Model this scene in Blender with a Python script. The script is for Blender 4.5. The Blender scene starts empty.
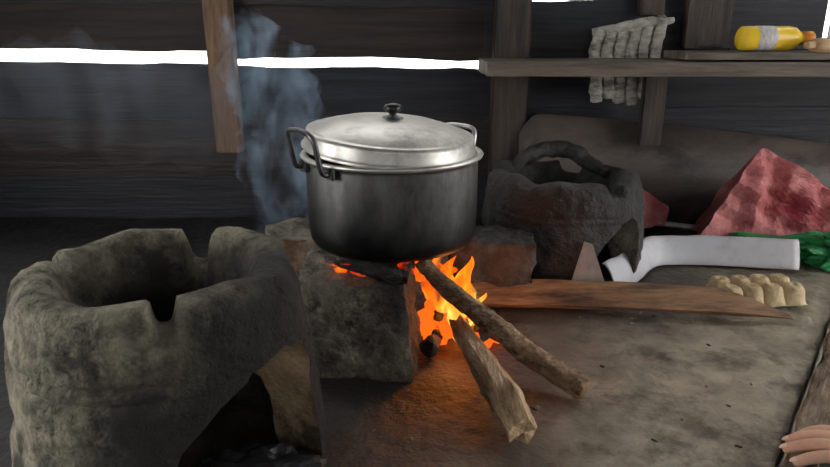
import bpy, bmesh, math, random
from mathutils import Vector, Matrix, noise, Euler
random.seed(7)
S=bpy.context.scene
COL=S.collection
S.view_settings.view_transform='Standard'

# ---------------------------------------------------------------- materials
def mat(name, c1, c2, scale=6, rough=0.85, bump=0.4, metal=0.0, stretch=(1,1,1), c3=None, s3=2.0, detail=8, bscale=None, contrast=(0.35,0.65), rough2=None, f3=(0.5,0.62), spec=0.4, bd=.01):
    m=bpy.data.materials.new(name); m.use_nodes=True
    nt=m.node_tree; N=nt.nodes; L=nt.links
    b=N['Principled BSDF']; b.inputs['Metallic'].default_value=metal
    b.inputs['Specular IOR Level'].default_value=spec
    tc=N.new('ShaderNodeTexCoord'); mp=N.new('ShaderNodeMapping'); mp.inputs['Scale'].default_value=stretch
    L.new(tc.outputs['Object'],mp.inputs[0])
    n=N.new('ShaderNodeTexNoise'); n.inputs['Scale'].default_value=scale; n.inputs['Detail'].default_value=detail; n.inputs['Roughness'].default_value=0.72
    L.new(mp.outputs[0],n.inputs['Vector'])
    r=N.new('ShaderNodeValToRGB'); r.color_ramp.elements[0].position=contrast[0]; r.color_ramp.elements[1].position=contrast[1]
    r.color_ramp.elements[0].color=(*c1,1); r.color_ramp.elements[1].color=(*c2,1)
    L.new(n.outputs['Fac'],r.inputs[0]); out=r.outputs[0]
    if c3:
        n3=N.new('ShaderNodeTexNoise'); n3.inputs['Scale'].default_value=s3; n3.inputs['Detail'].default_value=9; n3.inputs['Roughness'].default_value=.72
        L.new(mp.outputs[0],n3.inputs['Vector'])
        r3=N.new('ShaderNodeValToRGB'); r3.color_ramp.elements[0].position=f3[0]; r3.color_ramp.elements[1].position=f3[1]
        L.new(n3.outputs['Fac'],r3.inputs[0])
        mx=N.new('ShaderNodeMixRGB'); mx.inputs[2].default_value=(*c3,1)
        L.new(r3.outputs[0],mx.inputs[0]); L.new(out,mx.inputs[1]); out=mx.outputs[0]
    L.new(out,b.inputs['Base Color'])
    if rough2 is not None:
        mr=N.new('ShaderNodeMapRange'); mr.inputs[1].default_value=.35; mr.inputs[2].default_value=.65
        mr.inputs[3].default_value=rough; mr.inputs[4].default_value=rough2
        L.new(n.outputs['Fac'],mr.inputs[0]); L.new(mr.outputs[0],b.inputs['Roughness'])
    else: b.inputs['Roughness'].default_value=rough
    if bump:
        nb=N.new('ShaderNodeTexNoise'); nb.inputs['Scale'].default_value=bscale or scale*4; nb.inputs['Detail'].default_value=10; nb.inputs['Roughness'].default_value=.62
        L.new(mp.outputs[0],nb.inputs['Vector'])
        bp=N.new('ShaderNodeBump'); bp.inputs['Strength'].default_value=bump; bp.inputs['Distance'].default_value=bd
        L.new(nb.outputs['Fac'],bp.inputs['Height']); L.new(bp.outputs[0],b.inputs['Normal'])
    return m

M={}
M['ground']=mat('sooty_concrete',(.20,.17,.12),(.50,.435,.33),10,.36,.8,c3=(.10,.083,.06),s3=6.0,bscale=40,rough2=.58,f3=(.50,.62),spec=.55,bd=.013)
M['clay']=mat('sooty_clay',(.115,.105,.072),(.40,.365,.265),22,.85,1,c3=(.045,.04,.031),s3=9,bscale=36,f3=(.46,.59),bd=.024)
M['clay_dark']=mat('blackened_clay',(.014,.014,.016),(.055,.052,.05),12,.6,1,c3=(.10,.095,.085),s3=9,bscale=30,f3=(.56,.72),bd=.02)
M['clay_cut']=mat('lit_jamb_clay',(.28,.19,.105),(.60,.47,.30),14,.9,.9,c3=(.10,.08,.055),s3=9,bd=.015)  # Jamb clay made lighter: the light falling on it is in the colour
M['clay_cut_b']=mat('grey_raw_clay',(.14,.12,.10),(.36,.32,.27),14,.9,.9,c3=(.07,.06,.05),s3=9,bd=.015)
M['stone']=mat('ashy_stone',(.09,.08,.065),(.38,.34,.27),22,.9,1,c3=(.045,.04,.035),s3=12,bscale=40,bd=.024)
M['stone_dark']=mat('sooty_stone',(.035,.033,.031),(.13,.12,.11),16,.9,1,bscale=40,bd=.02)
M['wall']=mat('smoked_planks',(.006,.008,.012),(.026,.028,.038),5,.55,.5,stretch=(.5,.5,9),c3=(.038,.028,.024),s3=2,bscale=12,f3=(.50,.75))
M['wall_red']=mat('smoked_planks_brown',(.009,.007,.007),(.040,.026,.021),5,.55,.5,stretch=(.5,.5,9),bscale=12)
M['post']=mat('post_wood',(.09,.05,.03),(.28,.175,.105),5,.7,.5,stretch=(8,8,.7),bscale=12)
M['post_dark']=mat('post_wood_dark',(.020,.015,.013),(.085,.06,.047),5,.6,.4,stretch=(8,8,.7),bscale=12)
M['shelf']=mat('shelf_wood',(.07,.06,.05),(.20,.165,.13),5,.7,.5,stretch=(.7,8,8),bscale=12)
M['sheet']=mat('old_board',(.06,.048,.043),(.135,.108,.095),4,.5,.3,c3=(.035,.028,.026),s3=3,stretch=(1,1,2.5))
M['wood']=mat('split_wood',(.20,.10,.045),(.50,.30,.15),6,.7,.6,stretch=(1.2,14,14),bscale=8,c3=(.09,.05,.03),s3=1.5,f3=(.55,.7))
M['slab']=mat('slab_wood',(.18,.095,.048),(.44,.265,.145),6,.65,.6,stretch=(1.2,10,10),bscale=8,c3=(.06,.04,.03),s3=2,f3=(.5,.66))
M['splitpale']=mat('pale_split_wood',(.36,.21,.11),(.84,.61,.38),9,.75,.8,stretch=(9,1.2,9),bscale=10,c3=(.14,.08,.045),s3=3,f3=(.54,.68),bd=.016)
M['bark']=mat('branch_bark',(.20,.115,.065),(.62,.41,.255),12,.75,1,stretch=(4,4,6),bscale=12,c3=(.07,.045,.03),s3=5,bd=.02)
M['char']=mat('charcoal',(.006,.006,.006),(.035,.032,.03),20,.6,1)
M['edge']=mat('edge_timber',(.12,.085,.05),(.38,.29,.20),8,.85,1,stretch=(2,9,9),bscale=10,bd=.02,c3=(.04,.03,.022),s3=5)
M['alu']=mat('aluminium_lid',(.50,.49,.46),(.78,.77,.73),6,.38,.1,metal=.92,rough2=.55,c3=(.17,.16,.15),s3=6,f3=(.50,.72))
M['bake']=mat('black_bakelite',(.01,.01,.011),(.02,.02,.02),9,.3,0)
M['steel']=mat('handle_steel',(.05,.05,.055),(.20,.20,.21),20,.35,.1,metal=.8)
M['steel_b']=mat('bright_handle',(.40,.40,.40),(.6,.6,.6),20,.3,.1,metal=.9)
M['pvc']=mat('white_plastic',(.56,.56,.60),(.72,.72,.77),3,.4,.15,c3=(.38,.37,.38),s3=7,f3=(.54,.78))
M['pulp']=mat('egg_tray_pulp',(.54,.40,.22),(.80,.65,.42),15,.95,.6,bscale=90)
M['mop']=mat('mop_yarn',(.34,.33,.30),(.72,.69,.62),22,.95,.9,stretch=(1,1,3),bscale=60,c3=(.16,.15,.13),s3=10)
M['yellow']=mat('yellow_plastic',(.90,.56,.02),(.95,.68,.06),3,.3,0)
M['orange']=mat('orange_plastic',(.80,.30,.03),(.85,.36,.04),3,.35,0)
M['label']=mat('bottle_label',(.35,.33,.36),(.75,.72,.70),40,.5,0,stretch=(1,1,3))
M['roll']=mat('wood_roll',(.45,.28,.14),(.62,.42,.24),8,.6,.2,stretch=(1,8,8))
M['pink']=mat('red_plastic_film',(.46,.09,.10),(.78,.31,.30),12,.30,.8,c3=(.28,.025,.035),s3=5,f3=(.46,.62),bscale=24,bd=.018)
M['green']=mat('green_tarp',(.01,.20,.06),(.04,.42,.13),14,.35,.6)
M['rod']=mat('galvanised_tube',(.50,.52,.52),(.72,.74,.74),10,.35,.05,metal=.5)
M['flap']=mat('dull_tin',(.24,.23,.21),(.46,.44,.41),10,.5,.2,metal=.3)
M['floor']=mat('dark_earth',(.02,.016,.014),(.05,.042,.034),6,.9,.5)
M['skin']=mat('skin',(.66,.36,.25),(.80,.50,.37),25,.5,.15,bscale=120)
M['nail']=mat('nail',(.82,.56,.46),(.86,.62,.52),10,.3,0)
M['black_plastic']=mat('charcoal_lumps',(.008,.008,.01),(.03,.03,.035),8,.35,.8,bscale=16)
M['ash']=mat('ash',(.25,.24,.22),(.5,.48,.45),30,.95,.6)

def tint(m, build):
    nt=m.node_tree; N=nt.nodes; L=nt.links; b=N['Principled BSDF']
    src=b.inputs['Base Color'].links[0].from_socket
    fac,dark=build(N,L)
    mx=N.new('ShaderNodeMixRGB'); mx.inputs[2].default_value=(*dark,1); L.new(fac,mx.inputs[0]); L.new(src,mx.inputs[1]); L.new(mx.outputs[0],b.inputs['Base Color'])
def dirshade(dirv,lo,hi,dark,wob=.16,ns=8):  # blends a dark tone towards one side, shade painted into the base colour
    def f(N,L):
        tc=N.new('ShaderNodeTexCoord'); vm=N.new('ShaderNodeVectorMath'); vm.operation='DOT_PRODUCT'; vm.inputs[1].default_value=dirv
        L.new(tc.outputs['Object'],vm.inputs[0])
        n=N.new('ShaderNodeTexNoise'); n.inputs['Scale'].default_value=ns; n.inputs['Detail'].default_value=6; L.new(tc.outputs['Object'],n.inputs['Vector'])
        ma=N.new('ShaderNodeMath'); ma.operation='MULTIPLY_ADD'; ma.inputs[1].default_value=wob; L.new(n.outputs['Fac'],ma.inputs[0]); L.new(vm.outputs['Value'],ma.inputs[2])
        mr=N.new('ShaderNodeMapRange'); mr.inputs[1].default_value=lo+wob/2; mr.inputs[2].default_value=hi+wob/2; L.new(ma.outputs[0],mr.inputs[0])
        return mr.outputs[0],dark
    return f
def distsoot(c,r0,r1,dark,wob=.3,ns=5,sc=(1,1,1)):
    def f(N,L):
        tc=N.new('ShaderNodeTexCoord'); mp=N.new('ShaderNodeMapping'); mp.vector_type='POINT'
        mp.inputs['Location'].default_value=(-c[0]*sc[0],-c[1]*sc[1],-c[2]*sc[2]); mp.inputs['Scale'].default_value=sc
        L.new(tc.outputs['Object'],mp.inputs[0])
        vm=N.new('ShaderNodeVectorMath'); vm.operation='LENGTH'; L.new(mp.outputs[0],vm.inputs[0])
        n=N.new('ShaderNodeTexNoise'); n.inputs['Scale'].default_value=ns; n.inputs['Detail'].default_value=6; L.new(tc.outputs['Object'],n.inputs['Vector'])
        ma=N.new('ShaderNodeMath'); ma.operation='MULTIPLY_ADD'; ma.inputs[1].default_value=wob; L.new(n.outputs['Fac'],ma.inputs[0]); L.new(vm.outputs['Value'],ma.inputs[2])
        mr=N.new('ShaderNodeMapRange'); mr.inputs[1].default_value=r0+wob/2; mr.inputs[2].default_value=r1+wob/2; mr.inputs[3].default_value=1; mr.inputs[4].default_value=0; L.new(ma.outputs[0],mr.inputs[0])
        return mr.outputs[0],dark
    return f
tint(M['ground'],dirshade((-.75,.8,0),.45,1.0,(.022,.021,.022),.3,4))  # back-left of the platform: its shade is painted into the ground colour
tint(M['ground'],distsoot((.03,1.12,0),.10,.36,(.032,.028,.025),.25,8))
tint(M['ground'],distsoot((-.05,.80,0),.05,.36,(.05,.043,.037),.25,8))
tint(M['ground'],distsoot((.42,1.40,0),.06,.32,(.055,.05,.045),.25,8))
tint(M['clay'],dirshade((.85,0,-.62),-.135,-.045,(.020,.019,.018),.12,9))  # lower right of stove: soot together with painted shade, light being from the left
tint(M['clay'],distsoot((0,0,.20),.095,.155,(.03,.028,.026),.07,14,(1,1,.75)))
tint(M['stone'],dirshade((.9,.25,.3),.03,.09,(.03,.027,.025),.08,12))  # right face darkened in colour, painted shade turned from the left-front light
M['pot']=mat('sooty_aluminium_pot',(.15,.15,.15),(.32,.32,.315),6,.44,.15,metal=.85,stretch=(1,1,.35),rough2=.65,c3=(.065,.065,.065),s3=9,f3=(.43,.68))
def potz(N,L):
    tc=N.new('ShaderNodeTexCoord'); sp=N.new('ShaderNodeSeparateXYZ'); L.new(tc.outputs['Object'],sp.inputs[0])
    n=N.new('ShaderNodeTexNoise'); n.inputs['Scale'].default_value=14; n.inputs['Detail'].default_value=7; L.new(tc.outputs['Object'],n.inputs['Vector'])
    ma=N.new('ShaderNodeMath'); ma.operation='MULTIPLY_ADD'; ma.inputs[1].default_value=.11; L.new(n.outputs['Fac'],ma.inputs[0]); L.new(sp.outputs[2],ma.inputs[2])
    mr=N.new('ShaderNodeMapRange'); mr.inputs[1].default_value=.080; mr.inputs[2].default_value=.205; mr.inputs[3].default_value=1; mr.inputs[4].default_value=0.2; L.new(ma.outputs[0],mr.inputs[0])
    return mr.outputs[0],(.018,.018,.019)
tint(M['pot'],potz)

def emis(name, stops, strength, seed=0.0, alpha=True, zs=(0,.2)):
    m=bpy.data.materials.new(name); m.use_nodes=True
    nt=m.node_tree; N=nt.nodes; L=nt.links; N.clear()
    o=N.new('ShaderNodeOutputMaterial'); e=N.new('ShaderNodeEmission'); e.inputs[1].default_value=strength
    tc=N.new('ShaderNodeTexCoord'); sp=N.new('ShaderNodeSeparateXYZ'); L.new(tc.outputs['Object'],sp.inputs[0])
    mr=N.new('ShaderNodeMapRange'); mr.inputs[1].default_value=zs[0]; mr.inputs[2].default_value=zs[1]
    L.new(sp.outputs[2],mr.inputs[0])
    n=N.new('ShaderNodeTexNoise'); n.inputs['Scale'].default_value=28; n.inputs['Detail'].default_value=3
    mp=N.new('ShaderNodeMapping'); mp.inputs['Scale'].default_value=(1,1,.45); mp.inputs['Location'].default_value=(seed,seed,0)
    L.new(tc.outputs['Object'],mp.inputs[0]); L.new(mp.outputs[0],n.inputs['Vector'])
    ad=N.new('ShaderNodeMath'); ad.operation='MULTIPLY_ADD'; ad.inputs[1].default_value=1.7; ad.inputs[2].default_value=-.95
    L.new(n.outputs['Fac'],ad.inputs[0])
    a2=N.new('ShaderNodeMath'); a2.operation='ADD'; L.new(mr.outputs[0],a2.inputs[0]); L.new(ad.outputs[0],a2.inputs[1])
    r=N.new('ShaderNodeValToRGB'); cr=r.color_ramp
    while len(cr.elements)<len(stops): cr.elements.new(.5)
    for el,(p,c) in zip(cr.elements,stops): el.position=p; el.color=(*c,1)
    L.new(a2.outputs[0],r.inputs[0]); L.new(r.outputs[0],e.inputs[0])
    if alpha:
        t=N.new('ShaderNodeBsdfTransparent'); mx=N.new('ShaderNodeMixShader')
        r2=N.new('ShaderNodeValToRGB'); r2.color_ramp.elements[0].position=.38; r2.color_ramp.elements[1].position=.66
        n2=N.new('ShaderNodeTexNoise'); n2.inputs['Scale'].default_value=20; n2.inputs['Detail'].default_value=2
        mp2=N.new('ShaderNodeMapping'); mp2.inputs['Scale'].default_value=(1.6,1.6,.5); mp2.inputs['Location'].default_value=(seed+3,seed,0)
        L.new(tc.outputs['Object'],mp2.inputs[0]); L.new(mp2.outputs[0],n2.inputs['Vector']); L.new(n2.outputs['Fac'],r2.inputs[0])
        L.new(r2.outputs[0],mx.inputs[0]); L.new(t.outputs[0],mx.inputs[1]); L.new(e.outputs[0],mx.inputs[2]); L.new(mx.outputs[0],o.inputs[0])
    else: L.new(e.outputs[0],o.inputs[0])
    return m
M['flame']=emis('flame',[(0,(1,.60,.10)),(.25,(1,.30,.015)),(.6,(.9,.10,.003)),(1,(.45,.015,.001))],2.0)
M['ember']=emis('glowing_embers',[(0,(.9,.08,.01)),(.45,(1,.12,.006)),(.55,(.03,.004,.002)),(1,(.01,.003,.002))],1.6,2.,False,zs=(-.2,.25))

# ---------------------------------------------------------------- mesh helpers
def newobj(name, bm, mats, smooth=True):
    me=bpy.data.meshes.new(name); bmesh.ops.recalc_face_normals(bm,faces=bm.faces); bm.to_mesh(me); bm.free()
    for m in (mats if isinstance(mats,(list,tuple)) else [mats]): me.materials.append(m)
    for p in me.polygons: p.use_smooth=smooth
    o=bpy.data.objects.new(name,me); COL.objects.link(o); return o
def nz(v,s,seed=0): return noise.noise(Vector(v)*s+Vector((seed,seed*.7,-seed)))
def group(name, objs):
    e=bpy.data.objects.new(name,None); COL.objects.link(e); e.empty_display_size=.05
    for o in objs: o.parent=e
    return e
def box(name, size, loc, rot=(0,0,0), m=None, bev=.004, cuts=0, amp=0, ns=12, seed=0, smooth=True, taper=None):
    bm=bmesh.new(); bmesh.ops.create_cube(bm,size=1)
    if cuts: bmesh.ops.subdivide_edges(bm,edges=bm.edges,cuts=cuts,use_grid_fill=True)
    for v in bm.verts:
        v.co=Vector((v.co.x*size[0],v.co.y*size[1],v.co.z*size[2]))
        if taper: v.co=taper(v.co)
    if bev and not cuts: bmesh.ops.bevel(bm,geom=bm.edges[:],offset=bev,segments=2,affect='EDGES')
    if amp:
        bm.normal_update()
        for v in bm.verts:
            v.co+=v.normal*amp*(nz(v.co,ns,seed)+.5*nz(v.co,ns*2.6,seed+4)+.3*nz(v.co,ns*6,seed+8))
    o=newobj(name,bm,m,smooth if (amp and cuts) else False); o.location=loc; o.rotation_euler=rot; return o
def plank(name,x0,x1,y,z0,z1,th,m,amp=.003,seed=0,tilt=0):
    L=x1-x0; nx=max(2,int(L/.06)); nzc=4
    bm=bmesh.new(); vs={}
    for s in (0,1):
        for i in range(nx+1):
            for j in range(nzc+1):
                x=x0+L*i/nx; z=z0+(z1-z0)*j/nzc+tilt*(x-x0)
                e=1 if j in(0,nzc) else 0
                z+=e*amp*2.2*nz((x,seed,j),4,seed)+e*amp*nz((x,seed,j),13,seed); yy=y+(th if s else 0)+(amp*nz((x,z,s),6,seed))
                vs[s,i,j]=bm.verts.new((x,yy,z))
    for s in (0,1):
        for i in range(nx):
            for j in range(nzc): bm.faces.new([vs[s,i,j],vs[s,i+1,j],vs[s,i+1,j+1],vs[s,i,j+1]])
    for i in range(nx):
        for j in (0,nzc): bm.faces.new([vs[0,i,j],vs[0,i+1,j],vs[1,i+1,j],vs[1,i,j]])
    for j in range(nzc):
        for i in (0,nx): bm.faces.new([vs[0,i,j],vs[0,i,j+1],vs[1,i,j+1],vs[1,i,j]])
    return newobj(name,bm,m,False)
def catmull(P,n):
    P=[Vector(p) for p in P]; out=[]
    Q=[2*P[0]-P[1]]+P+[2*P[-1]-P[-2]]
    for i in range(1,len(Q)-2):
        for k in range(n):
            t=k/n; a,b,c,d=Q[i-1:i+3]
            out.append(.5*((2*b)+(c-a)*t+(2*a-5*b+4*c-d)*t*t+(3*b-a-3*c+d)*t**3))
    out.append(P[-1]); return out
def tube(name,pts,r,m,seg=14,n=8,amp=0,seed=0,sx=1,sy=1,poly=None,smooth=True,jag=0):
    P=catmull(pts,n)
    rr=r if isinstance(r,list) else [r]*len(pts)
    R=[]
    for i in range(len(pts)-1):
        for k in range(n): R.append(rr[i]+(rr[i+1]-rr[i])*k/n)
    R.append(rr[-1])
    bm=bmesh.new(); rings=[]; up=Vector((0,0,1)); prev=None
    for i,p in enumerate(P):
        t=(P[min(i+1,len(P)-1)]-P[max(i-1,0)]).normalized()
        if prev is None:
            a=up.cross(t)
            if a.length<.05: a=Vector((1,0,0)).cross(t)
            a.normalize()
        else: a=(prev-t*prev.dot(t)).normalized()
        prev=a; b=t.cross(a); ring=[]
        for k in range(seg):
            th=2*math.pi*k/seg
            q=R[i]*(poly(th) if poly else 1)
            q*=1+amp*(nz((math.cos(th)*.8,math.sin(th)*.8,i*.12),2.5,seed)+.5*nz((math.cos(th)*2,math.sin(th)*2,i*.3),3,seed+3))
            off=0
            if jag and i in(0,len(P)-1): off=jag*nz((math.cos(th)*2,math.sin(th)*2,i),2,seed)
            ring.append(bm.verts.new(p+a*math.cos(th)*q*sx+b*math.sin(th)*q*sy+t*off))
        rings.append(ring)
    for i in range(len(rings)-1):
        for k in range(seg): bm.faces.new([rings[i][k],rings[i][(k+1)%seg],rings[i+1][(k+1)%seg],rings[i+1][k]])
    caps=[]
    for ring in(rings[0],rings[-1]):
        c=bm.verts.new(sum((v.co for v in ring),Vector())/seg)
        for k in range(seg): caps.append(bm.faces.new([ring[k],ring[(k+1)%seg],c]))
    for f in caps: f.material_index=1
    return newobj(name,bm,m if isinstance(m,list) else [m,m],smooth)
def lathe(name,prof,m,seg=64,loc=(0,0,0),mi=None):
    bm=bmesh.new(); rings=[]
    for r,z in prof:
        if r<1e-5: rings.append([bm.verts.new((0,0,z))])
        else: rings.append([bm.verts.new((r*math.cos(2*math.pi*k/seg),r*math.sin(2*math.pi*k/seg),z)) for k in range(seg)])
    for i in range(len(rings)-1):
        A,B=rings[i],rings[i+1]
        for k in range(seg):
            k2=(k+1)%seg
            if len(A)==1: f=bm.faces.new([A[0],B[k],B[k2]])
            elif len(B)==1: f=bm.faces.new([A[k],A[k2],B[0]])
            else: f=bm.faces.new([A[k],A[k2],B[k2],B[k]])
            if mi: f.material_index=mi[i]
    o=newobj(name,bm,m); o.location=loc; return o

# ---------------------------------------------------------------- room shell
def platform():
    bm=bmesh.new()
    pa=Vector((.494,.726)); d=(Vector((.759,1.074))-pa)/(1.074-.726)
    nx,ny=190,150; V={}
    y0,y1=.36,1.935
    for j in range(ny+1):
        y=y0+(y1-y0)*j/ny; xr=pa.x+d.x*(y-pa.y)-.022+.005*nz((y,0,0),20)
        for i in range(nx+1):
            x=-1.59+(xr+1.59)*i/nx
            z=.004*nz((x,y,0),3)+.0025*nz((x,y,0),11,3)+.0018*nz((x,y,0),30,5)-.004
            if i>nx-3: z-=.004
            V[i,j]=bm.verts.new((x,y,z))
    for j in range(ny):
        for i in range(nx): bm.faces.new([V[i,j],V[i+1,j],V[i+1,j+1],V[i,j+1]])
    def skirt(ids):
        low=[bm.verts.new((V[k].co.x,V[k].co.y,-.7)) for k in ids]
        for a in range(len(ids)-1): bm.faces.new([V[ids[a]],V[ids[a+1]],low[a+1],low[a]])
    skirt([(i,0) for i in range(nx+1)]); skirt([(nx,j) for j in range(ny+1)])
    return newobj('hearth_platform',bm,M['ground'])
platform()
a=Vector((.26,.42,-.024)); b=Vector((1.41,1.93,-.024)); L=(b-a).length
ang=math.atan2(b.y-a.y,b.x-a.x)
box('platform_edge_timber',(L,.036,.054),tuple((a+b)/2+Vector((.010,-.008,0))),(0,0,ang),M['edge'],cuts=24,amp=.009,ns=25)
box('floor',(6,6,.1),(0,.5,-.75),m=M['floor'],bev=0)
box('ceiling',(4.3,3.6,.05),(.4,.2,1.48),m=M['wall'],bev=0)

WY=1.95
W=[]
W.append(plank('board_1',-1.6,2.4,WY,-.7,.13,.02,M['wall'],seed=1))
W.append(plank('board_2',-1.6,.25,WY-.012,.125,.30,.02,M['wall_red'],seed=2,tilt=-.004))
W.append(plank('board_3',-1.6,.25,WY,.285,.471,.02,M['wall'],seed=3,tilt=-.018,amp=.0045))
W.append(plank('board_4',-1.6,-.56,WY,.509,.68,.02,M['wall_red'],seed=4,tilt=-.018,amp=.0045))
W.append(plank('board_5',-.56,.25,WY,.474,.66,.02,M['wall_red'],seed=5,tilt=-.012,amp=.0045))
W.append(plank('board_6',-1.6,.25,WY-.012,.63,.83,.02,M['wall'],seed=6,tilt=-.012))
W.append(plank('board_7',-1.6,2.4,WY,.80,1.08,.02,M['wall'],seed=7))  # ends below the ceiling; unseen eaves opening above it added for backlight
W.append(plank('board_8',.20,2.4,WY-.008,.12,.33,.02,M['wall'],seed=8))
W.append(plank('board_9',.20,2.4,WY,.325,.50,.02,M['wall'],seed=9))
W.append(plank('board_10',.20,1.165,WY-.008,.495,.630,.02,M['wall'],seed=10))
W.append(plank('board_11',.20,1.165,WY,.6345,.81,.02,M['wall'],seed=11,tilt=-.010))
W.append(plank('board_12',1.19,2.4,WY-.008,.495,.81,.02,M['wall'],seed=12))
group('wall_back',W)
box('wall_post',(.075,.05,1.25),(-.548,1.915,.83),m=M['post'],bev=.004)
box('wall_post',(.10,.06,1.45),(.27,1.905,.72),m=M['post_dark'],bev=.004)
box('wall_post',(.13,.03,1.0),(.82,1.92,1.0),m=M['post_dark'],bev=.004)
box('wall_post',(.07,.03,1.0),(.66,1.925,1.09),m=M['post_dark'],bev=.004)
def wallX(name,X,opens):
    y0,y1,z0,z1=opens; P=[]
    def pc(a,b,c,d,n):
        P.append(box(n,(.03,b-a,d-c),(X,(a+b)/2,(c+d)/2),m=M['wall'],bev=0))
    pc(-1.6,y0,-.7,1.45,'boards_1'); pc(y1,1.98,-.7,1.45,'boards_2'); pc(y0,y1,-.7,z0,'boards_3'); pc(y0,y1,z1,1.45,'boards_4')
    group(name,P)
wallX('wall_left',-1.62,(-.3,.95,.05,1.2))
wallX('wall_right',2.42,(-.2,1.4,-.1,1.3))
P=[box('boards_1',(4.2,.03,1.5),(.4,-1.6,.05),m=M['wall'],bev=0),box('boards_2',(4.2,.03,.25),(.4,-1.6,1.33),m=M['wall'],bev=0),box('boards_3',(1.6,.03,.45),(-.9,-1.6,1.0),m=M['wall'],bev=0),box('boards_4',(1.6,.03,.45),(1.7,-1.6,1.0),m=M['wall'],bev=0)]
group('wall_front',P)

# ---------------------------------------------------------------- clay stoves
def stove(name,loc,R,H,rot,open_ang,notches,mats,seed,hw,hh,lugs=1.0,flare=1.06):
    fl=flare
    prof=[(0,H*.42),(R*.35,H*.42),(R*.62,H*.36),(R*.70,H*.2),(R*.74,0),(R*.86,0),(R*fl,0),(R*fl,H*.1),(R*(fl*.6+.415),H*.25),(R*1.035,H*.42),(R*1.025,H*.56),
          (R*1.015,H*.64),(R*.990,H*.655),(R*1.01,H*.67),(R*1.005,H*.70),(R*.982,H*.715),(R*1.0,H*.73),(R*.99,H*.80),(R*.97,H*.89),(R*.93,H*.96),(R*.87,H*.995),(R*.79,H*1.0),(R*.71,H*.985),(R*.655,H*.93),(R*.62,H*.85),
          (R*.60,H*.70),(R*.57,H*.52),(R*.30,H*.50),(0,H*.50)]
    D=[]
    for i in range(len(prof)-1):
        (r0,z0),(r1,z1)=prof[i],prof[i+1]; n=max(1,int(math.hypot(r1-r0,z1-z0)/.008))
        for k in range(n): D.append((r0+(r1-r0)*k/n,z0+(z1-z0)*k/n))
    D.append(prof[-1])
    NT=200; bm=bmesh.new(); rings=[]
    for r,z in D:
        if r<1e-6: rings.append([bm.verts.new((0,0,z))]); continue
        ring=[]
        for k in range(NT):
            th=2*math.pi*k/NT; rr=r; zz=z
            if z>H*.6 and r>R*.585:
                f=max(0,min(1,(z-H*.6)/(H*.3)))
                for (na,nw,nd) in notches:
                    d=abs((th-math.radians(na)+math.pi)%(2*math.pi)-math.pi)
                    w=max(0,1-(d/math.radians(nw))**4) if d<math.radians(nw) else 0
                    inner=1 if r<R*.90 else max(.15,1-(r-R*.90)/(R*.1)*.85)
                    zz-=nd*w*f*inner
                zz+=f*.010*lugs*(nz((math.cos(th)*1.3,math.sin(th)*1.3,seed),1.5,seed))
                rr+=f*.006*nz((math.cos(th)*2,math.sin(th)*2,seed+3),1.5,seed)
            p=Vector((rr*math.cos(th),rr*math.sin(th),zz))
            dv=Vector((math.cos(th),math.sin(th),.35))
            if z>.004 or r>R*.9:
                p+=dv*(.006*nz(p,9,seed)+.0034*nz(p,28,seed+2)+.0018*nz(p,70,seed+5))
            if z<.001: p.z=0
            ring.append(bm.verts.new(p))
        rings.append(ring)
    for i in range(len(rings)-1):
        A,B=rings[i],rings[i+1]
        for k in range(NT):
            k2=(k+1)%NT
            if len(A)==1: bm.faces.new([A[0],B[k],B[k2]])
            elif len(B)==1: bm.faces.new([A[k],A[k2],B[0]])
            else: bm.faces.new([A[k],A[k2],B[k2],B[k]])
    for f in bm.faces:
        c=f.calc_center_median(); r=math.hypot(c.x,c.y)
        if (r<R*.76 and c.z<H*.45) or (r<R*.6 and c.z<H*.8): f.material_index=1
    o=newobj(name,bm,list(mats))
    cb=bmesh.new(); oa=math.radians(open_ang); dx=Vector((math.cos(oa),math.sin(oa),0)); dy=Vector((-math.sin(oa),math.cos(oa),0))
    sh=[(-hw,-.05),(hw,-.05),(hw*.99,hh*.45),(hw*.93,hh*.78),(hw*.78,hh*.96),(hw*.5,hh),(hw*.1,hh*.94),(-hw*.35,hh*.78),(-hw*.7,hh*.52),(-hw*.92,hh*.25)]
    A=[cb.verts.new(dx*(.0)+dy*(y*.6)+Vector((0,0,z))) for y,z in sh]; B=[cb.verts.new(dx*(R*1.4)+dy*y*1.05+Vector((0,0,z))) for y,z in sh]
    cb.faces.new(A); cb.faces.new(B[::-1])
    for k in range(len(sh)): cb.faces.new([A[k],A[(k+1)%len(sh)],B[(k+1)%len(sh)],B[k]])
    for f in cb.faces: f.material_index=2
    c=newobj('cutter',cb,list(mats),False)
    md=o.modifiers.new('b','BOOLEAN'); md.object=c; md.operation='DIFFERENCE'; md.solver='EXACT'
    bpy.context.view_layer.update()
    dg=bpy.context.evaluated_depsgraph_get(); me=bpy.data.meshes.new_from_object(o.evaluated_get(dg))
    o.modifiers.clear(); old=o.data; o.data=me; me.name=name; bpy.data.meshes.remove(old)
    bpy.data.objects.remove(c)
    for p in me.polygons: p.use_smooth= p.material_index!=2
    o.location=loc; o.rotation_euler=(0,0,math.radians(rot)); return o
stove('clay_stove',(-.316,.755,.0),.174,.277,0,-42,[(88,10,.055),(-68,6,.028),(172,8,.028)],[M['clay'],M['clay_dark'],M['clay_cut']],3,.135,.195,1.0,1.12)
M['clay_b']=mat('smoked_clay',(.016,.016,.017),(.060,.058,.055),12,.55,1,c3=(.13,.125,.115),s3=8,bscale=30,f3=(.56,.72),bd=.022)
stove('clay_stove',(.345,1.475,.0),.178,.238,0,-62,[(70,12,.03),(-60,9,.02),(170,10,.02)],[M['clay_b'],M['clay_dark'],M['clay_cut_b']],11,.085,.165,2.0,1.04)
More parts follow.
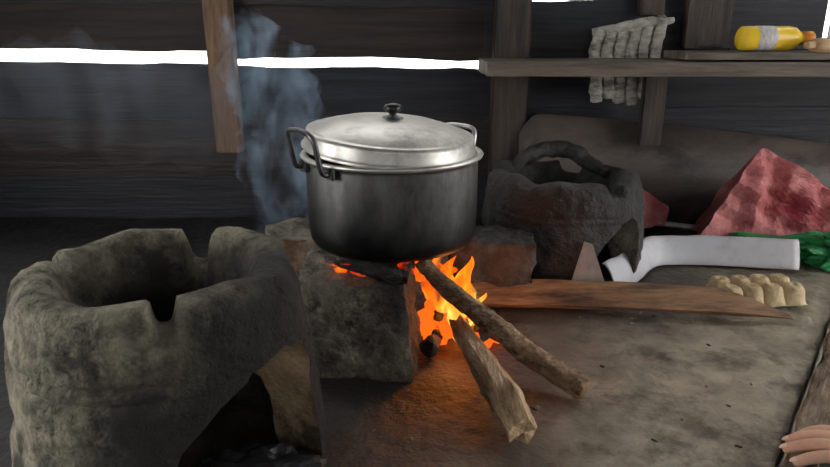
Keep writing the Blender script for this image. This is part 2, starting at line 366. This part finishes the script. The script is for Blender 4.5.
tube('clay_pot_rest',[(.23,1.53,.225),(.265,1.56,.252),(.32,1.585,.270),(.38,1.58,.266),(.43,1.545,.238),(.455,1.51,.225)],[.012,.018,.020,.020,.016,.010],M['clay_b'],seg=12,amp=.4,seed=5)
def flap():
    bm=bmesh.new(); pts=[(0,0),(.062,-.0),(.085,.03),(.050,.125),(.033,.13)]
    f=[bm.verts.new((x,0,z)) for x,z in pts]; g=[bm.verts.new((x,.004,z)) for x,z in pts]
    bm.faces.new(f); bm.faces.new(g[::-1])
    for k in range(5): bm.faces.new([f[k],f[(k+1)%5],g[(k+1)%5],g[k]])
    o=newobj('tin_flap',bm,M['flap'],False); o.location=(.315,1.262,.003); o.rotation_euler=(math.radians(-14),0,math.radians(-10))
flap()

# ---------------------------------------------------------------- hearth stones
def rock(name,size,loc,rotz,m,seed,taper=None,amp=.012):
    return box(name,size,loc,(0,0,math.radians(rotz)),m,cuts=22,amp=amp,ns=16,seed=seed,taper=taper)
def tp(c):
    s=1-.10*(c.z/.17+.5)
    f=1-.10*(abs(c.x)/.1)**3
    return Vector((c.x*s,c.y*s*f,c.z+ .09*c.y))
rock('hearth_stone',(.20,.15,.170),(-.100,1.035,.084),-8,M['stone'],1,tp)
rock('hearth_stone',(.15,.13,.172),(-.215,1.245,.086),20,M['stone'],2)
rock('hearth_stone',(.17,.13,.135),(.165,1.325,.068),-5,M['stone_dark'],3)
rock('hearth_stone',(.12,.11,.176),(.0,1.29,.088),10,M['stone_dark'],4)

# ---------------------------------------------------------------- pot
PX,PY,PZ=-.040,1.125,.188
def pot():
    parts=[]
    R=.150; H=.158
    prof=[(0,0),(R*.86,0),(R*.93,.004),(R*.975,.014),(R*.99,.03),(R,.06),(R,.08),(R,.10),(R,.12),(R,H-.012),(R*1.0,H-.006),(R*1.045,H-.004),(R*1.06,H),(R*1.045,H+.003),(R*.985,H+.002),(R*.965,H-.005),(R*.96,.01),(0,.006)]
    mi=[0]*10+[1]*4+[0]*3
    parts.append(lathe('pot_body',prof,[M['pot'],M['alu']],96,(PX,PY,PZ),mi))
    lp=[(R*1.00,0),(R*1.02,.003),(R*1.0,.006),(R*.985,.010),(R*.975,.024),(R*.965,.030),(R*.93,.032),(R*.90,.030),(R*.87,.032),(R*.80,.038),(R*.6,.046),(R*.35,.051),(R*.13,.053),(0,.053)]
    l=lathe('pot_lid',lp+[(R*.13,.050),(R*.6,.043),(R*.9,.027),(R*.96,.004),(R*1.0,0)],[M['alu']],96,(PX-.004,PY,PZ+H+.007))
    l.rotation_euler=(math.radians(3),math.radians(4.0),0); parts.append(l)
    parts.append(lathe('lid_knob',[(0,0),(.010,0),(.007,.005),(.006,.009),(.013,.013),(.016,.018),(.013,.024),(.006,.026),(0,.026)],[M['bake']],24,(PX+.002,PY,PZ+H+.058)))
    kb=lathe('knob_washer',[(0,0),(.020,0),(.018,.003),(0,.003)],[M['steel']],24,(PX+.002,PY,PZ+H+.058)); kb.rotation_euler=l.rotation_euler; parts.append(kb)
    for j,(an,mm,hs) in enumerate(((218,'steel',1.0),(46,'steel_b',.72))):
        A=math.radians(an); c=Vector((PX,PY,PZ+H-.014)); rad=Vector((math.cos(A),math.sin(A),0)); tan=Vector((-math.sin(A),math.cos(A),0)); up=Vector((0,0,1))
        def q(r,t,z): return tuple(c+rad*r+tan*t+up*(z*hs+(0.008 if hs==1 else 0)))
        pts=[q(R-.002,-.043,-.006),q(R+.014,-.044,-.004),q(R+.020,-.043,.012),q(R+.026,-.041,.045),q(R+.029,-.030,.057),q(R+.029,0,.060),q(R+.029,.030,.057),q(R+.026,.041,.045),q(R+.020,.043,.012),q(R+.014,.044,-.004),q(R-.002,.043,-.006)]
        parts.append(tube('handle_%d'%(j+1),pts,.0046,M[mm],seg=10,n=6))
        for s in(-1,1):
            parts.append(box('handle_bracket_%d'%(j*2+(s+1)//2+1),(.006,.026,.020),q(R+.001,s*.041,-.006),(0,0,A),M[mm],bev=.002))
    group('cooking_pot',parts)
pot()

# ---------------------------------------------------------------- firewood & fire
tube('firewood_branch',[(.010,1.065,.165),(.06,1.03,.125),(.13,.985,.082),(.20,.935,.042),(.262,.885,.020)],[.013,.016,.018,.018,.018],[M['bark'],M['wood']],seg=20,amp=.22,seed=1,jag=.01,n=12)
tube('split_firewood',[(.075,1.02,.072),(.102,.95,.052),(.126,.88,.036),(.142,.82,.028),(.150,.765,.026)],[.018,.028,.033,.035,.026],[M['splitpale'],M['splitpale']],seg=9,amp=.22,seed=4,sx=.95,sy=.62,poly=lambda th: 1.0 if math.cos(th)<.2 else .74,jag=.03,smooth=False,n=5)
def lathplank():
    bm=bmesh.new(); n=60; rows=[]
    A=Vector((.10,1.235,.0)); B=Vector((.745,1.165,.0)); t=(B-A).normalized(); side=Vector((-t.y,t.x,0))
    tiltv=(side*.80+Vector((0,0,.60)))
    nrm=tiltv.cross(t).normalized()
    for i in range(n+1):
        f=i/n; w=.064*(1-.15*f) if f<.78 else .064*.88*(1-(f-.78)/.22)**.8+.004
        w+=.004*nz((f*8,0,0),1.0,2); th=.012 if f<.85 else .012*(1-(f-.85)/.2)
        c=A+(B-A)*f+Vector((0,0,.004+.006*math.sin(f*3.1)))
        off=.010*f+.003*nz((f*10,1,0),1.,3)
        p=[c+side*off, c+side*off+tiltv*w, c+side*off+tiltv*w+nrm*th*-1, c+side*off-nrm*th]
        rows.append([bm.verts.new(q) for q in p])
    for i in range(n):
        for k in range(4): bm.faces.new([rows[i][k],rows[i][(k+1)%4],rows[i+1][(k+1)%4],rows[i+1][k]])
    bm.faces.new(rows[0]); bm.faces.new(rows[-1][::-1])
    return newobj('split_wood_slab',bm,M['slab'],False)
lathplank()
tube('charred_stick',[(-.13,1.0,.186),(-.085,.985,.184),(-.045,.965,.180),(-.010,.960,.174)],[.006,.011,.013,.010],[M['char'],M['char']],seg=12,amp=.4,seed=6)
parts=[]
for i in range(70):
    r=random.uniform(.008,.02); x=random.gauss(.06,.05); y=random.gauss(1.13,.05)
    if not (0.01<x<.15 and 1.03<y<1.20): continue
    bm=bmesh.new(); bmesh.ops.create_icosphere(bm,subdivisions=2,radius=r)
    for v in bm.verts: v.co*=1+.5*nz(v.co,60,i)
    o=newobj('ember_%d'%i,bm,M['ember'] if random.random()<.6 else M['char'],False); o.location=(x,y,r*.5+random.uniform(0,.03)); o.rotation_euler=(i,i*2,0); parts.append(o)
def flame(x,y,z,h,r,lean,seed):
    bm=bmesh.new(); seg=18; n=22; rings=[]
    for i in range(n+1):
        f=i/n; rr=r*(math.sin(math.pi*min(1,(f*.80+.20)))**.9)*(1-f*.3)
        if i==n: rr=.0004
        cx=lean[0]*f*f+.014*math.sin(f*7+seed)*f; cy=lean[1]*f*f+.008*math.cos(f*6+seed)*f
        ring=[]
        for k in range(seg):
            th=2*math.pi*k/seg; q=rr*(1+.6*nz((math.cos(th),math.sin(th),f*3),1.6,seed))
            ring.append(bm.verts.new((x+cx+math.cos(th)*q,y+cy+math.sin(th)*q*.6,z+h*f)))
        rings.append(ring)
    for i in range(n):
        for k in range(seg): bm.faces.new([rings[i][k],rings[i][(k+1)%seg],rings[i+1][(k+1)%seg],rings[i+1][k]])
    parts.append(newobj('flame_tongue',bm,M['flame']))
FL=[(.055,1.09,.06,.105,.022,(.010,-.0)),(.080,1.12,.03,.125,.022,(.015,0)),(.035,1.10,.08,.09,.020,(-.01,0)),(.095,1.14,.03,.09,.018,(.015,0)),
    (.080,1.07,.01,.075,.016,(-.01,0)),(.01,1.09,.12,.05,.016,(-.03,-.02)),(.105,1.10,.01,.06,.014,(.01,0)),(.055,1.16,.03,.13,.022,(0,0)),(-.005,1.0,.168,.022,.012,(-.02,0)),(-.085,.985,.17,.022,.014,(-.03,0)),(-.12,1.0,.17,.02,.012,(-.02,0)),(.095,1.05,.01,.05,.013,(.01,0)),(.115,1.15,.01,.06,.013,(.01,0)),(.045,1.06,.12,.045,.015,(.02,0))]
for i,a_ in enumerate(FL): flame(*a_,i*1.7)
group('cooking_fire',parts)
lt=bpy.data.lights.new('fire_light','POINT'); lt.energy=1.0; lt.color=(1,.30,.05); lt.shadow_soft_size=.03
lo=bpy.data.objects.new('fire_light',lt); lo.location=(.085,1.085,.07); COL.objects.link(lo)
pp=[]
for j in range(110):
    r=random.uniform(.001,.0035); x=random.uniform(-.10,.75); y=random.uniform(.74,1.4)
    if x>.43+(y-.73)*.7 or (x-.345)**2+(y-1.475)**2<.05 or (x<.3 and y>.93): continue
    bm=bmesh.new(); bmesh.ops.create_icosphere(bm,subdivisions=1,radius=r)
    o=newobj('chip_%d'%j,bm,[M['char'],M['ash'],M['wood']][j%3],False); o.location=(x,y,r*.3); o.scale=(random.uniform(1,2.5),1,.6); o.rotation_euler=(0,0,random.uniform(0,3)); pp.append(o)
group('ash_and_wood_chips',pp)
bm=bmesh.new(); bmesh.ops.create_icosphere(bm,subdivisions=4,radius=1)
for v in bm.verts:
    v.co=Vector((v.co.x*.080,v.co.y*.045,max(v.co.z,-.35)*.026))*(1+.35*nz(v.co,2.5,3)+.12*nz(v.co,7,1))
o=newobj('charcoal_heap',bm,M['black_plastic'],False); o.location=(-.20,.705,.010)

# ---------------------------------------------------------------- bent white plastic strip
def gutter():
    ctrl=[(.430,1.295,0),(.48,1.35,0),(.525,1.405,0),(.56,1.455,0),(.595,1.485,0),(.66,1.492,0),(.76,1.482,0),(.915,1.455,0)]
    P=catmull(ctrl,10); bm=bmesh.new(); rows=[]; n=14; h=.068
    for i,p in enumerate(P):
        t=(P[min(i+1,len(P)-1)]-P[max(i-1,0)]).normalized(); s=Vector((-t.y,t.x,0))
        rowo=[];rowi=[]
        for k in range(n+1):
            a=math.radians(-105+ 210*k/n)
            sa=math.sin(a); bul=.011*max(-.9,math.cos(a)*1.0)
            hh=h*(1+.07*nz((i*.15,0,0),1,2))
            up=Vector((0,0,hh/2+.002+math.copysign(abs(sa)**.8,sa)*hh/2))
            lean=s*(up.z*.45)
            rowo.append(bm.verts.new(p-s*bul+up+lean)); rowi.append(bm.verts.new(p-s*(bul-.003)+lean+Vector((0,0,hh/2+.002+math.copysign(abs(sa)**.8,sa)*(hh/2-.003)))))
        rows.append(rowo+rowi[::-1])
    m=len(rows[0])
    for i in range(len(rows)-1):
        for k in range(m): bm.faces.new([rows[i][k],rows[i][(k+1)%m],rows[i+1][(k+1)%m],rows[i+1][k]])
    for r in (rows[0],rows[-1]):
        for k in range(n): bm.faces.new([r[k],r[k+1],r[m-2-k],r[m-1-k]])
    return newobj('bent_plastic_strip',bm,M['pvc'])
gutter()
tube('metal_tube',[(.64,1.76,.034),(.86,1.655,.034),(1.12,1.535,.034)],.008,[M['rod'],M['char']],seg=14)

# ---------------------------------------------------------------- egg tray: upturned cups, deep valleys, scalloped skirt
def eggtray(name,nx,ny,loc,rot,m,p=.046):
    bm=bmesh.new(); res=12; V={}
    for i in range(nx*res+1):
        for j in range(ny*res+1):
            u=i/res; v=j/res
            cu=abs(math.sin(math.pi*u)); cv=abs(math.sin(math.pi*v))
            cup=min(.62,(cu*cv)**.9)/.62
            cup=cup*cup*(3-2*cup)
            dx=(u%1)-.5; dy=(v%1)-.5
            dimple=.22*math.exp(-(dx*dx+dy*dy)/.012)
            h=.004+.038*(cup-dimple)+.003*nz((u,v,0),2.3,1)
            V[i,j]=bm.verts.new((u*p-nx*p/2+.003*nz((u,v,1),3),v*p-ny*p/2+.003*nz((u,v,5),3),max(h,.002)))
    for i in range(nx*res):
        for j in range(ny*res): bm.faces.new([V[i,j],V[i+1,j],V[i+1,j+1],V[i,j+1]])
    o=newobj(name,bm,m); o.location=loc; o.rotation_euler=rot
    md=o.modifiers.new('s','SOLIDIFY'); md.thickness=.0022; return o
eggtray('egg_tray',4,2,(.718,1.275,.003),(math.radians(2),0,math.radians(6)),M['pulp'],.045)

# ---------------------------------------------------------------- leaning board
def sheet():
    bm=bmesh.new(); n=60; top=[];bot=[];topb=[];botb=[]
    for i in range(n+1):
        f=i/n; x=.30+f*1.0
        z=.325-.015*f-.085*f**1.2
        if f<.06: z-= .06*(1-f/.06)**2
        yb=1.80; yt=1.865+.02*math.sin(f*4)
        top.append(bm.verts.new((x,yt,z))); bot.append(bm.verts.new((x,yb,.002)))
        topb.append(bm.verts.new((x,yt+.012,z))); botb.append(bm.verts.new((x,yb+.012,.002)))
    for i in range(n):
        bm.faces.new([bot[i],bot[i+1],top[i+1],top[i]]); bm.faces.new([botb[i],topb[i],topb[i+1],botb[i+1]])
        bm.faces.new([top[i],top[i+1],topb[i+1],topb[i]]); bm.faces.new([bot[i],botb[i],botb[i+1],bot[i+1]])
    for i in(0,n): bm.faces.new([bot[i],top[i],topb[i],botb[i]])
    return newobj('leaning_metal_sheet',bm,M['sheet'])
sheet()

# ---------------------------------------------------------------- crumpled red plastic sheet, sharp folds
def bag():
    apex=Vector((.895,1.66,.262))
    nseg=120; bm=bmesh.new(); rows=[]; nr=46
    corners=[(.715,1.57),(1.24,1.54),(1.26,1.74),(.78,1.74)]
    per=[]
    for c in range(4):
        a=Vector(corners[c]); b=Vector(corners[(c+1)%4])
        for k in range(nseg//4): per.append((a+(b-a)*k/(nseg//4),abs(k/(nseg//4)-.5)*2))
    rnd=random.Random(5)
    pl=[(Vector((rnd.uniform(-1,1),rnd.uniform(-.6,.6),rnd.uniform(-.5,.5))).normalized()*rnd.uniform(14,34),rnd.uniform(0,6)) for _ in range(5)]
    tri=lambda x: abs((x%2)-1)*2-1
    for r in range(nr+1):
        f=r/nr; row=[]
        for (q,e) in per:
            z=.05; g=f**.92
            p=Vector((apex.x+(q.x-apex.x)*g,apex.y+(q.y-apex.y)*g,apex.z+(z-apex.z)*f))
            s=math.sin(math.pi*min(1,f*.92+.04))
            ridge=sum(tri(p.dot(d)+ph) for d,ph in pl)/5
            p+=Vector((0,0,-.022*(1-e)*s))+Vector((0,-.034,.010))*ridge*s+Vector((nz(p,8,1),nz(p,8,5),nz(p,8,8)))*.014*f
            row.append(bm.verts.new(p))
        rows.append(row)
    N=len(per)
    for r in range(nr):
        for k in range(N): bm.faces.new([rows[r][k],rows[r][(k+1)%N],rows[r+1][(k+1)%N],rows[r+1][k]])
    bmesh.ops.remove_doubles(bm,verts=rows[0],dist=.01)
    newobj('crumpled_red_plastic_sheet',bm,[M['pink']],False)
bag()
def crumple(name,size,loc,m,seed,amp=.5,rot=(0,0,0)):
    bm=bmesh.new(); bmesh.ops.create_icosphere(bm,subdivisions=5,radius=1)
    for v in bm.verts:
        d=1+amp*(abs(nz(v.co,2.2,seed))*1.4-.3)+.25*amp*abs(nz(v.co,6,seed+2))
        c=v.co*d; v.co=Vector((c.x*size[0],c.y*size[1],max(c.z,-.75)*size[2]))
    o=newobj(name,bm,m,False); o.location=loc; o.rotation_euler=rot; return o
crumple('green_tarpaulin',(.26,.07,.036),(1.02,1.56,.026),M['green'],4,.6)
crumple('green_tarpaulin',(.11,.05,.050),(1.07,1.49,.036),M['green'],14,.6)
def redcloth():
    bm=bmesh.new(); n=16; V={}
    for i in range(n+1):
        for j in range(n+1):
            u=i/n;v=j/n; x=.58+.11*u+.02*v; z=.03+(.12-.075*u)*v; y=1.72+.05*v+.012*math.sin(u*9+v*3)
            V[i,j]=bm.verts.new((x,y,z+.006*nz((u,v,0),4)))
    for i in range(n):
        for j in range(n): bm.faces.new([V[i,j],V[i+1,j],V[i+1,j+1],V[i,j+1]])
    o=newobj('red_plastic_scrap',bm,M['pink']); md=o.modifiers.new('s','SOLIDIFY'); md.thickness=.003
redcloth()

# ---------------------------------------------------------------- shelf
box('wall_shelf',(1.55,.25,.034),(.95,1.725,.459),(0,0,math.radians(-.4)),M['shelf'],cuts=8,amp=.003,ns=8)
box('shelf_bracket',(.06,.03,.20),(.66,1.83,.34),(0,0,0),M['post_dark'],bev=.002)
box('shelf_board',(.75,.16,.018),(1.03,1.70,.4895),(0,0,math.radians(1)),M['shelf'],cuts=8,amp=.003,ns=8)
def bottle():
    prof=[(0,0),(.024,0),(.028,.004),(.029,.02),(.0285,.035),(.0295,.037),(.0295,.078),(.0285,.080),(.029,.12),(.026,.135),(.018,.146),(.013,.150),(.013,.156),(.0165,.157),(.0165,.180),(.014,.184),(0,.184)]
    mi=[0,0,0,0,1,1,1,0,0,0,0,0,2,2,2,2]
    o=lathe('squeeze_bottle',prof,[M['yellow'],M['label'],M['orange']],40,(0,0,0),mi)
    o.rotation_euler=(0,math.radians(90),math.radians(4)); o.location=(.790,1.65,.530); return o
bottle()
tube('wooden_rolling_pin',[(.925,1.60,.515),(.945,1.605,.515),(.965,1.61,.515),(1.16,1.64,.515)],[.008,.010,.017,.018],[M['roll'],M['roll']],seg=20,n=4)
tube('wire_coil',[(.70,1.66,.506),(.74,1.64,.512),(.78,1.67,.506),(.75,1.70,.512),(.71,1.68,.508)],.005,M['char'],seg=8)
ps=[]
for i in range(6):
    x=.505+.033*i; zt=.535+.006*i
    ps.append(tube('strand_%d'%(i+1),[(x+.016,1.885,zt),(x+.004,1.872,zt+.006),(x-.006,1.870,.49),(x+.004,1.872,.43),(x+.006+.004*math.sin(i*2),1.872,.385),(x+.010,1.874,.356+.010*math.sin(i*1.7))],[.008,.017,.016,.014,.019,.015],M['mop'],seg=14,amp=.35,seed=i,n=8))
ps.append(tube('binding',[(.49,1.884,.545),(.56,1.868,.552),(.63,1.868,.566),(.71,1.880,.575)],[.010,.016,.016,.008],M['mop'],seg=12,amp=.3,seed=9))
group('hanging_brush',ps)

# ---------------------------------------------------------------- smoke
def volmat(name,col,dens,ns,lohi,aniso=.2,det=3):
    vm=bpy.data.materials.new(name); vm.use_nodes=True; nt=vm.node_tree; N=nt.nodes; L=nt.links; N.clear()
    out=N.new('ShaderNodeOutputMaterial'); pv=N.new('ShaderNodeVolumePrincipled'); pv.inputs['Color'].default_value=(*col,1); pv.inputs['Anisotropy'].default_value=aniso
    tc=N.new('ShaderNodeTexCoord'); mp=N.new('ShaderNodeMapping'); mp.inputs['Scale'].default_value=(1.5,1,.7); n=N.new('ShaderNodeTexNoise'); n.inputs['Scale'].default_value=ns; n.inputs['Detail'].default_value=det; n.inputs['Distortion'].default_value=1.2
    r=N.new('ShaderNodeMapRange'); r.inputs[1].default_value=lohi[0]; r.inputs[2].default_value=lohi[1]; r.inputs[3].default_value=0; r.inputs[4].default_value=dens
    L.new(tc.outputs['Object'],mp.inputs[0]); L.new(mp.outputs[0],n.inputs['Vector']); L.new(n.outputs['Fac'],r.inputs[0]); L.new(r.outputs[0],pv.inputs['Density'])
    L.new(pv.outputs[0],out.inputs['Volume']); return vm
sm=volmat('smoke',(.55,.75,1),14,10,(.46,.78))
tube('smoke_plume',[(-.24,1.36,.10),(-.28,1.38,.17),(-.29,1.40,.26),(-.28,1.42,.34),(-.31,1.44,.43),(-.35,1.46,.51),(-.40,1.48,.58)],[.04,.075,.085,.09,.10,.09,.03],[sm,sm],seg=20,amp=.4,seed=3)
sm2=volmat('thin_smoke',(.72,.83,1),1.3,2.6,(.34,.75),.3,1)
tube('smoke_plume',[(-.22,1.74,.24),(-.55,1.74,.32),(-.90,1.74,.38),(-1.25,1.74,.46)],[.04,.13,.15,.10],[sm2,sm2],seg=16,amp=.4,seed=13)

# ---------------------------------------------------------------- hand
def hand():
    T=Matrix.Translation((.562,.720,.018))@Matrix.Rotation(math.radians(158),4,'Z')
    bm=bmesh.new(); sk=bm.verts.layers.skin.verify()
    def V(p,rx,ry=None,root=False):
        v=bm.verts.new(T@Vector(p)); v[sk].radius=(rx,ry or rx); v[sk].use_root=root; return v
    def chain(prev,pts):
        for p in pts:
            v=V(p[:3],p[3],p[4] if len(p)>4 else None); bm.edges.new((prev,v)); prev=v
        return prev
    wrist=V((-.085,0,.012),.026,.020,True)
    chain(wrist,[(-.17,0,-.03,.031,.027),(-.27,.0,-.085,.037,.034)])
    palm=V((-.045,0,.016),.030,.018); bm.edges.new((wrist,palm))
    F=((.030,.066,0),(.010,.076,.003),(-.011,.070,.002),(-.031,.054,-.002))
    for y,l,dz in F:
        chain(palm,[(-.002,y,.016+dz,.0105),(l*.45,y*1.08,.017+dz,.0088),(l*.76,y*1.1,.008+dz,.0080),(l,y*1.1,-.004+dz,.0068)])
    chain(palm,[(-.035,-.036,.010,.012),(-.005,-.055,.002,.0098),(.020,-.060,-.004,.0082)])
    me=bpy.data.meshes.new('hand_skin'); bm.to_mesh(me); bm.free(); me.materials.append(M['skin'])
    o=bpy.data.objects.new('hand_skin',me); COL.objects.link(o)
    s=o.modifiers.new('skin','SKIN'); s.use_smooth_shade=True
    u=o.modifiers.new('sub','SUBSURF'); u.levels=2; u.render_levels=2
    ps=[o]
    for y,l,dz in F:
        b2=bmesh.new(); bmesh.ops.create_uvsphere(b2,u_segments=12,v_segments=8,radius=1)
        for v in b2.verts: v.co=Vector((v.co.x*.0062,v.co.y*.0048,v.co.z*.0016))
        nobj=newobj('nail',b2,M['nail']); nobj.matrix_world=T@Matrix.Translation((l-.001,y*1.1,.003+dz))@Matrix.Rotation(math.radians(38),4,'Y'); ps.append(nobj)
    group('human_hand',ps)
hand()

# ---------------------------------------------------------------- light
w=bpy.data.worlds.new('World'); S.world=w; w.use_nodes=True
bg=w.node_tree.nodes['Background']; bg.inputs[0].default_value=(1,.985,.955,1); bg.inputs[1].default_value=5.5

# ---------------------------------------------------------------- camera
cam=bpy.data.cameras.new('camera'); co=bpy.data.objects.new('camera',cam); COL.objects.link(co)
cam.sensor_width=36; cam.lens=650/830*36; cam.clip_start=.02
co.location=(0,0,.55); co.rotation_euler=(math.radians(90-17.4),0,0)
S.camera=co
